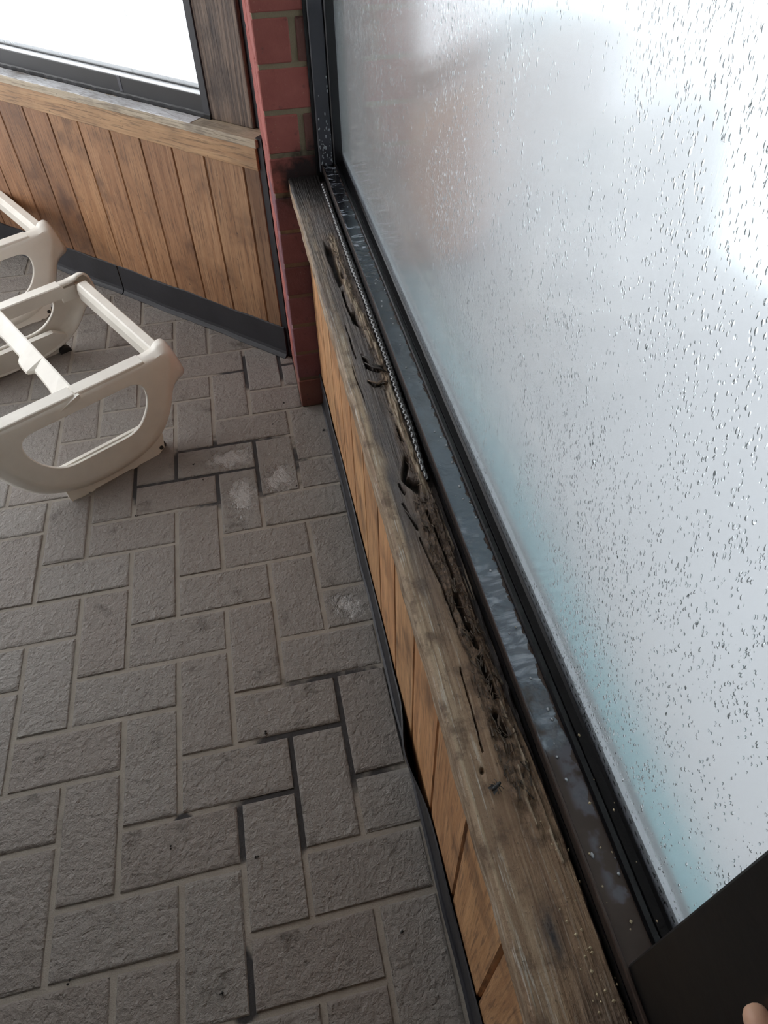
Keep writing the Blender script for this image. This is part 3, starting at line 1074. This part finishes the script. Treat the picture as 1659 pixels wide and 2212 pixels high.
mb = MB()
for _ in range(46):
    drop_mb(mb, (rs.uniform(5.46, 5.71), 5.898, 6.62 + abs(rs.gauss(0, .6))), rs.uniform(.008, .018), 'y', rs.uniform(1, 2.6))
for _ in range(60):
    y = rs.uniform(-7.8, 5.6)
    drop_mb(mb, (wx(rs.uniform(5.60, 5.78), y), y, 6.597), rs.uniform(.006, .018), 'z', rs.uniform(1, 1.8))
MAT['water'] = mat_plain('water_drop', (0.30, 0.32, 0.35), 0.05, 0.1, 20.0, spec=1.0)
tag(mb.build('water_drops', MAT['water'], win2, True), kind='stuff')

# black post at the near end of the window
mb = MB()
mb.box((5.60, -12.5, 6.0), (6.25, -8.22, 26), 0.015)
o = mb.build('near_post', MAT['black_post'], win2)
o['label'] = 'wide matt black window post'

# ------------------------------------------------------------------ outside the window
mb = MB()
mb.box((-60, -60, -2.2), (160, 170, -1.35))
MAT['snow'] = mat_plain('snow', (0.86, 0.88, 0.92), 0.8, 0.04, 3.0, bumpd=0.004)
g_ = mb.build('ground', MAT['snow'])
tag(g_, 'snow-covered ground outside the fogged windows, washed out in daylight', 'ground', 'structure')


def slab(poly, z0, z1):
    m = MB()
    n = len(poly)
    m.add([(x, y, z0) for x, y in poly] + [(x, y, z1) for x, y in poly],
          [tuple(reversed(range(n))), tuple(range(n, 2 * n))] + [(i, (i + 1) % n, n + (i + 1) % n, n + i) for i in range(n)])
    return m


MAT['patio'] = mat_plain('patio_concrete', (0.42, 0.395, 0.42), 0.8, 0.12, 1.2)
pt = slab([(9.8, -40), (24, -40), (22, 5), (21.4, 13), (31, 27), (36, 39), (25, 49), (9.8, 52)], -1.4, -1.05).build('patio', MAT['patio'])
tag(pt, 'pale grey patio slab outside the fogged window, blurred by condensation', 'patio', 'structure')
MAT['strip'] = mat_plain('teal_strip', (0.15, 0.285, 0.32), 0.7, 0.15, 3.0)
ts = slab([(6.3, -40), (9.8, -40), (9.8, 52), (6.3, 52)], -1.4, -1.0).build('path', MAT['strip'])
tag(ts, 'blue-green strip of paving running along outside the fogged window', 'path', 'structure')
mb = MB()
mb.box((7.6, 14.0, -1.05), (11.7, 16.0, 10.6), .05)
MAT['pier'] = mat_plain('outside_brick', (0.42, 0.235, 0.195), 0.8, 0.12, 4.0)
pier = mb.build('garden_wall', MAT['pier'])
tag(pier, 'tall reddish brick garden wall standing outside, a blurred patch through fogged glass', 'wall')
mb = MB()
mb.box((7.5, 13.9, 10.6), (11.8, 16.1, 10.9), .04)
mb.build('coping', MAT['patio'], pier)

# ------------------------------------------------------------------ white plastic lounger bases
def mirror(half):
    return half + [(-x, y) for x, y in reversed(half)]


# half outlines, from the bottom middle up the right side, in the plane of the panel (across, up)
O1 = [(0.0, .20), (.45, .215), (.85, .29), (1.2, .43), (1.5, .62), (1.75, .87), (1.95, 1.18), (2.10, 1.50), (2.22, 1.75), (2.36, 1.95), (2.44, 2.15), (2.45, 2.34), (2.38, 2.44), (2.24, 2.45), (2.08, 2.42), (1.2, 2.42), (0.4, 2.42)]
O2 = [(0.0, .06), (.5, .075), (.95, .15), (1.35, .29), (1.66, .48), (1.93, .76), (2.13, 1.08), (2.28, 1.38), (2.46, 1.50), (2.74, 1.60), (2.70, 1.95), (2.60, 2.45), (2.48, 2.70), (2.26, 2.68), (2.10, 2.53), (1.2, 2.53), (0.4, 2.53)]
H = [(0.0, .885), (.45, .885), (.78, .89), (1.02, .98), (1.22, 1.14), (1.38, 1.34), (1.48, 1.55), (1.52, 1.74), (1.49, 1.90), (1.40, 2.0), (1.22, 2.05), (.7, 2.05), (.3, 2.05)]


def dense(loop, n):
    """round a closed outline by Chaikin cutting"""
    for _ in range(n):
        out = []
        for i in range(len(loop)):
            a, b = loop[i], loop[(i + 1) % len(loop)]
            out.append((a[0] * .75 + b[0] * .25, a[1] * .75 + b[1] * .25))
            out.append((a[0] * .25 + b[0] * .75, a[1] * .25 + b[1] * .75))
        loop = out
    return loop


TILT = math.atan2(0.64, 2.2)


def pl(s, t, dpt):
    """panel plane (across, up, depth behind the face) -> lounger coordinates"""
    return (s, t * math.sin(TILT) + dpt * math.cos(TILT), t * math.cos(TILT) - dpt * math.sin(TILT))


def panel_mesh():
    o1 = dense(mirror(O1), 2)
    o2 = dense(mirror(O2), 2)
    om = [((a[0] * .45 + b[0] * .55), (a[1] * .45 + b[1] * .55)) for a, b in zip(o1, o2)]
    h = dense(mirror(H), 2)
    def toward(dist):
        out = []
        for x, y in o1:
            q = min(h, key=lambda c: (c[0] - x) ** 2 + (c[1] - y) ** 2)
            k = dist / max(math.hypot(q[0] - x, q[1] - y), 1e-6)
            out.append((x + (q[0] - x) * min(k, .6), y + (q[1] - y) * min(k, .6)))
        return out
    oi, ob = toward(.15), toward(.06)
    hc = (0, 1.5)

    def ray_hole(x, y):
        a = math.atan2(y - hc[1], x - hc[0])
        dx, dy = math.cos(a), math.sin(a)
        for i in range(len(h)):
            p, q = h[i], h[(i + 1) % len(h)]
            ex, ey = q[0] - p[0], q[1] - p[1]
            den = dx * ey - dy * ex
            if abs(den) < 1e-9:
                continue
            px_, py2 = p[0] - hc[0], p[1] - hc[1]
            t_ = (px_ * ey - py2 * ex) / den
            u_ = (px_ * dy - py2 * dx) / den
            if t_ > 0 and -1e-6 <= u_ <= 1 + 1e-6:
                return hc[0] + dx * t_, hc[1] + dy * t_
        return x, y
    h = [ray_hole(x, y) for x, y in o1]
    hb = [(x + (x - hc[0]) * .015, y + (y - hc[1]) * .015) for x, y in h]
    bm = bmesh.new()
    mk = lambda loop, d: [bm.verts.new(pl(x, y, d)) for x, y in loop]
    L0 = mk(oi, 0.0)
    Lb = mk(ob, .012)
    L1 = mk(o1, .055)
    Lm = mk(om, .15)
    L2 = mk(o2, .34)
    h0 = mk(hb, 0.0)
    h1 = mk(h, .02)
    h2 = mk(h, .09)
    for A, B in ((h0, L0), (L0, Lb), (Lb, L1), (L1, Lm), (Lm, L2), (h0, h1), (h1, h2)):
        n = len(A)
        for i in range(n):
            bm.faces.new((A[i], A[(i + 1) % n], B[(i + 1) % n], B[i]))
    bmesh.ops.recalc_face_normals(bm, faces=bm.faces)
    bmesh.ops.scale(bm, vec=(M, M, M), verts=bm.verts)
    me = bpy.data.meshes.new('leg_panel')
    bm.to_mesh(me)
    bm.free()
    me.shade_smooth()
    me.set_sharp_from_angle(angle=math.radians(38))
    me.materials.append(MAT['white_plastic'])
    return me


def prism_panel(poly, d0, d1):
    m = MB()
    n = len(poly)
    m.add([pl(x, y, d0) for x, y in poly] + [pl(x, y, d1) for x, y in poly],
          [tuple(range(n)), tuple(reversed(range(n, 2 * n)))] + [(i, (i + 1) % n, n + (i + 1) % n, n + i) for i in range(n)])
    return m


PANEL = panel_mesh()
FOOTS = [prism_panel([(-1.12, -.03), (1.18, -.03), (1.42, .10), (1.55, .62), (1.2, .9), (-1.0, .9), (-1.14, .62), (-1.15, .08)], .16, .30).mesh('foot_plate'),
         prism_panel([(-1.18, -.03), (1.18, -.03), (1.42, .10), (1.55, .62), (1.2, .9), (-1.2, .9), (-1.55, .62), (-1.42, .10)], .16, .30).mesh('foot_plate')]
BOLTS = []
for sx_ in (1, -1):
    mb = MB()
    mb.tube([pl(sx_ * 1.34, .13, .145), pl(sx_ * 1.34, .13, .315)], .055, 12)
    BOLTS.append(mb.mesh('bolt'))
PAD = []
for sx_ in (-1, 1):
    mb = MB()
    mb.tube([pl(sx_ * 1.36, .10, .31), pl(sx_ * 1.36, .10, .44)], .17, 14)
    PAD.append(mb.mesh('foot_pad'))
BEAM = []
for sx_ in (-1, 1):
    prof = [(.02, 2.05), (.02, 2.435), (.04, 2.455), (.35, 2.555), (.38, 2.535), (.38, 2.10)]
    ends = [.02, 1.74, 1.80]
    st = []
    for k, e in enumerate(ends):
        lower = 0 if k < 2 else .09
        st.append([pl(sx_ * e, t - (lower if t > 2.3 else 0), d) for d, t in prof])
    mb = MB()
    mb.extrude(None, st)
    mb.add([pl(sx_ * 1.7, 2.1, .3), pl(sx_ * 2.35, 2.1, .3), pl(sx_ * 2.35, 1.95, .3), pl(sx_ * 1.7, 1.95, .3),
            pl(sx_ * 1.7, 2.4, .36), pl(sx_ * 2.35, 2.4, .36), pl(sx_ * 2.35, 1.95, .40), pl(sx_ * 1.7, 1.95, .40)],
           [(0, 1, 2, 3), (4, 7, 6, 5), (0, 4, 5, 1), (1, 5, 6, 2), (2, 6, 7, 3), (3, 7, 4, 0)])
    BEAM.append(mb.mesh('cross_beam'))
for me in FOOTS + BEAM:
    me.materials.append(MAT['white_plastic'])
for me in BOLTS + PAD:
    me.materials.append(MAT['dark_hole'])
LEN = 6.35


def rail_mesh(sx_):
    m = MB()
    prof = [(2.10, 1.82), (2.10, 2.12), (2.16, 2.27), (2.20, 2.29), (2.40, 2.29), (2.43, 2.26), (2.43, 1.82)]
    m.extrude(None, [[(sx_ * x, y, z) for x, z in prof] for y in (1.16, LEN - 1.16)])
    return m.mesh('side_rail')


def endblock_mesh(sx_, y0, y1):
    m = MB()
    m.box((min(sx_ * 2.14, sx_ * 2.41), y0, 1.86), (max(sx_ * 2.14, sx_ * 2.41), y1, 2.235), .02)
    return m.mesh('end_block')


RIB_L = [(.62, -.44), (.85, -.39), (1.19, -.35), (1.61, -.30), (2.03, -.28), (2.48, -.27), (2.56, -.44), (2.78, -.45), (3.11, -.42), (3.32, -.30), (3.8, -.30), (4.4, -.31), (5.0, -.36), (LEN - .62, -.44)]


def rib_mesh():
    """flat strap down the middle, bevelled on one edge and with a wavy moulded lower edge on the other"""
    m = MB()
    st = []
    for y, xl in RIB_L:
        st.append([(xl, y, 2.08), (xl + .02, y, 2.14), (.04, y, 2.33), (.08, y, 2.33), (.085, y, 2.24), (xl + .03, y, 2.04)])
    m.extrude(None, st)
    return m.mesh('center_rib')


RAILS = {sx_: rail_mesh(sx_) for sx_ in (-1, 1)}
RIB = rib_mesh()
for me in list(RAILS.values()) + [RIB]:
    me.materials.append(MAT['white_plastic'])


def lounger(loc, ang, label):
    root = empty('lounger_base', loc, ang)
    tag(root, label, 'lounger', group='white plastic lounger bases')
    for k in (0, 1):
        Mx = Matrix.Identity(4) if k == 0 else Matrix.Translation((0, LEN * M, 0)) @ Matrix.Rotation(math.pi, 4, 'Z')

        def put(name, me, par):
            o = link(name, me, par)
            if par is root:
                o.matrix_local = Mx
            return o
        p_ = put('leg_panel', PANEL, root)
        md = p_.modifiers.new('thickness', 'SOLIDIFY')
        md.thickness = .055 * M
        md.offset = -1
        put('foot_plate', FOOTS[k], p_)
        put('bolt', BOLTS[k], p_)
        for q in (PAD if k else PAD[1:]):
            put('foot_pad', q, p_)
        for b_ in BEAM:
            put('cross_beam', b_, root)
    for sx_ in (-1, 1):
        r_ = link('side_rail', RAILS[sx_], root)
        for y0, y1 in ((.93, 1.19), (LEN - 1.19, LEN - .93)):
            e = endblock_mesh(sx_, y0, y1)
            e.materials.append(MAT['beige_plastic'])
            link('end_block', e, r_)
    link('center_rib', RIB, root)
    return root


lounger((-0.396, 4.28, 0.05), math.radians(30), 'white plastic lounger base of D-shaped leg panels, standing nearest the brick column')
lounger((-3.93, 11.40, 0.05), math.radians(30.5), 'white plastic lounger base standing behind another, close to the black baseboard')

# ------------------------------------------------------------------ ceiling
ce = slab([(-30, -13.5), (6.2, -13.5), (6.2, 7.8), (5.0, 9.2), (-7.2, 20.97), (-30, 20.97)], 26, 26.4).build('ceiling', MAT['ceiling'])
tag(ce, 'plain pale ceiling over the room', 'ceiling', 'structure')

mb = MB()
mb.box((-30, -13.5, -1), (6.2, -13, 26))  # unseen wall added to keep rear light off the column front
MAT['blocker'] = mat_plain('blocker_brown', (0.10, 0.08, 0.065), 0.8)
bw = mb.build('wall_back_blocker', MAT['blocker'])
tag(bw, 'plain brown wall added unseen behind the viewer to cut light from there', 'wall', 'structure')

mb = MB()
mb.box((-9.5, -13.5, -1), (-9.0, 1.5, 26))  # unseen blocker added to cut light reaching the column from the open side
sw = mb.build('wall_side_blocker', MAT['blocker'])
tag(sw, 'plain brown wall section added out of view to block light from the side', 'wall', 'structure')

# ------------------------------------------------------------------ dead fly on the sill
fly = empty('dead_fly', (wx(5.062, -6.755), -6.755, Z_S + .03), 0.5)
tag(fly, 'small dead black fly lying on the brown part of the sill', 'insect')
mb = MB()
mb.tube([(-.055, 0, .0), (-.04, 0, .004), (-.015, 0, .006), (.01, 0, .004), (.02, 0, .004), (.035, 0, .004), (.05, 0, .002), (.06, 0, 0)], [.002, .016, .022, .012, .020, .016, .014, .004], 8)
mb.build('body', MAT['dark_hole'], fly, True)
for s_ in (-1, 1):
    mb = MB()
    mb.add([(.0, s_ * .008, .018), (-.02, s_ * .035, .02), (-.07, s_ * .04, .012), (-.06, s_ * .015, .014)] + [(.0, s_ * .008, .016), (-.02, s_ * .035, .018), (-.07, s_ * .04, .010), (-.06, s_ * .015, .012)],
           [(0, 1, 2, 3), (7, 6, 5, 4), (0, 4, 5, 1), (1, 5, 6, 2), (2, 6, 7, 3), (3, 7, 4, 0)])
    mb.build('wing', MAT['dark_hole'], fly)
for q in range(6):
    mb = MB()
    a = -1 if q % 2 else 1
    x = -.01 + .018 * (q // 2)
    mb.tube([(x, a * .01, 0), (x + .006 * (q // 2 - 1), a * .035, .012), (x + .014 * (q // 2 - 1), a * .055, -.014)], .003, 5)
    mb.build('leg', MAT['dark_hole'], fly)

# ------------------------------------------------------------------ crumbs
rs = random.Random(77)


def crumbs(n, where, r0, r1, mat, name, label):
    m = MB()
    for _ in range(n):
        x, y, z = where()
        r = rs.uniform(r0, r1)
        a = [rs.uniform(.6, 1.2) for _ in range(6)]
        m.add([(x + r * a[0], y, z + r * .3), (x - r * a[1], y, z + r * .3), (x, y + r * a[2], z + r * .3), (x, y - r * a[3], z + r * .3), (x, y, z + r * a[4]), (x, y, z - .004)],
              [(0, 2, 4), (2, 1, 4), (1, 3, 4), (3, 0, 4), (2, 0, 5), (1, 2, 5), (3, 1, 5), (0, 3, 5)])
    o = m.build(name, mat)
    tag(o, label, 'crumbs', 'stuff')


def on_sill():
    y = -9.2 + abs(rs.gauss(0, 1.0)) - .3
    k = rs.random()
    if k < .55:
        u = rs.uniform(5.25, 5.5)
        return wx(u, y), y, Z_S - (.03 if u > 5.42 else 0) + .004
    if k < .8 and y > -8.1:
        return wx(rs.uniform(5.57, 5.77), y), y, 6.598
    if y > -8.1:
        return wx(rs.uniform(5.80, 5.94), y), y, 6.645
    return wx(rs.uniform(5.3, 5.5), y), y, Z_S - .02


MAT['crumb'] = mat_plain('cream_crumb', (0.52, 0.43, 0.28), 0.7, 0.3, 90.0)
crumbs(230, on_sill, .006, .017, MAT['crumb'], 'crumbs', 'cream crumbs scattered over the sill and frame beside the black post')
F_PTS = [(4.32, -6.45), (1.46, 4.45), (1.67, 3.83), (3.55, 5.46), (3.92, 6.29), (5.24, 5.79), (0.34, 11.24), (-0.63, -5.98), (1.57, -6.64), (2.58, -2.87), (0.04, 8.89), (4.85, 4.93), (3.88, 3.12), (0.07, 3.02), (0.85, -4.46), (2.23, -4.91)]
it = iter(F_PTS * 3)


def on_floor():
    x, y = next(it)
    return x + rs.uniform(-.03, .03), y + rs.uniform(-.03, .03), .004


MAT['debris'] = mat_plain('black_debris', (0.015, 0.014, 0.014), 0.6)
crumbs(len(F_PTS) * 3, on_floor, .012, .03, MAT['debris'], 'debris', 'tiny black bits of debris lying on the brick floor')

# ------------------------------------------------------------------ hand resting on the black post
def mat_skin():
    t = NT('skin')
    co = t.objco(False)
    n1 = t.noise(co, 60.0, 3)
    n2 = t.noise(co, 500.0, 3)
    return t.principled(Base_Color=t.mix(n1, (0.60, 0.33, 0.22), (0.72, 0.44, 0.31)), Roughness=0.5, Subsurface_Weight=0.1, Normal=t.bump(n2, 0.0004, 0.4))


def skin_hand(tip):
    """one continuous hand: palm, four fingers, a thumb and a wrist; the index fingertip is at tip, touching the post"""
    pts = []
    rad = []
    edges = []

    def v(p, r, par=None):
        pts.append(p)
        rad.append(r)
        if par is not None:
            edges.append((par, len(pts) - 1))
        return len(pts) - 1
    T = Vector(tip)
    wr = v((-.16, -2.3, -.55), .27)
    fa = v((-.42, -3.4, -1.1), .30, wr)
    pm = v((-.12, -1.75, -.35), .27, wr)
    kn = [(-.10, -1.15, -.05), (-.07, -1.10, -.26), (-.06, -1.14, -.46), (-.05, -1.24, -.64)]
    ln = [(.55, .36, .24), (.60, .40, .26), (.54, .36, .24), (.42, .28, .20)]
    for i, k in enumerate(kn):
        a = v(k, .115, pm)
        p = Vector(k)
        dirs = [Vector((-.12, 1, .10)), Vector((.05, 1, -.02)), Vector((.10, .95, -.10))]
        for j, l in enumerate(ln[i]):
            dv = dirs[j].copy()
            dv.z += (.06 - .10 * i)
            p = p + dv.normalized() * l
            a = v(tuple(p), (.098, .088, .070)[j], a)
        if i == 0:
            end = p
    th = v((-.22, -1.85, .0), .15, pm)
    th = v((-.26, -1.45, .25), .115, th)
    th = v((-.20, -1.12, .42), .10, th)
    v((-.12, -.86, .52), .078, th)
    off = T - end
    me = bpy.data.meshes.new('person')
    me.from_pydata([tuple((Vector(p) + off) * M) for p in pts], edges, [])
    o = link('person', me, None, mat_skin())
    sk = o.modifiers.new('skin', 'SKIN')
    sk.use_smooth_shade = True
    for i, r in enumerate(rad):
        me.skin_vertices[0].data[i].radius = (r * M, r * M)
    me.skin_vertices[0].data[0].use_root = True
    o.modifiers.new('sub', 'SUBSURF').levels = 2
    o.modifiers['sub'].render_levels = 2
    for p in me.polygons:
        p.use_smooth = True
    return o


hand = skin_hand((5.53, -8.83, 8.86))
tag(hand, 'bare hand of a person, only a fingertip showing against the black window post', 'person')
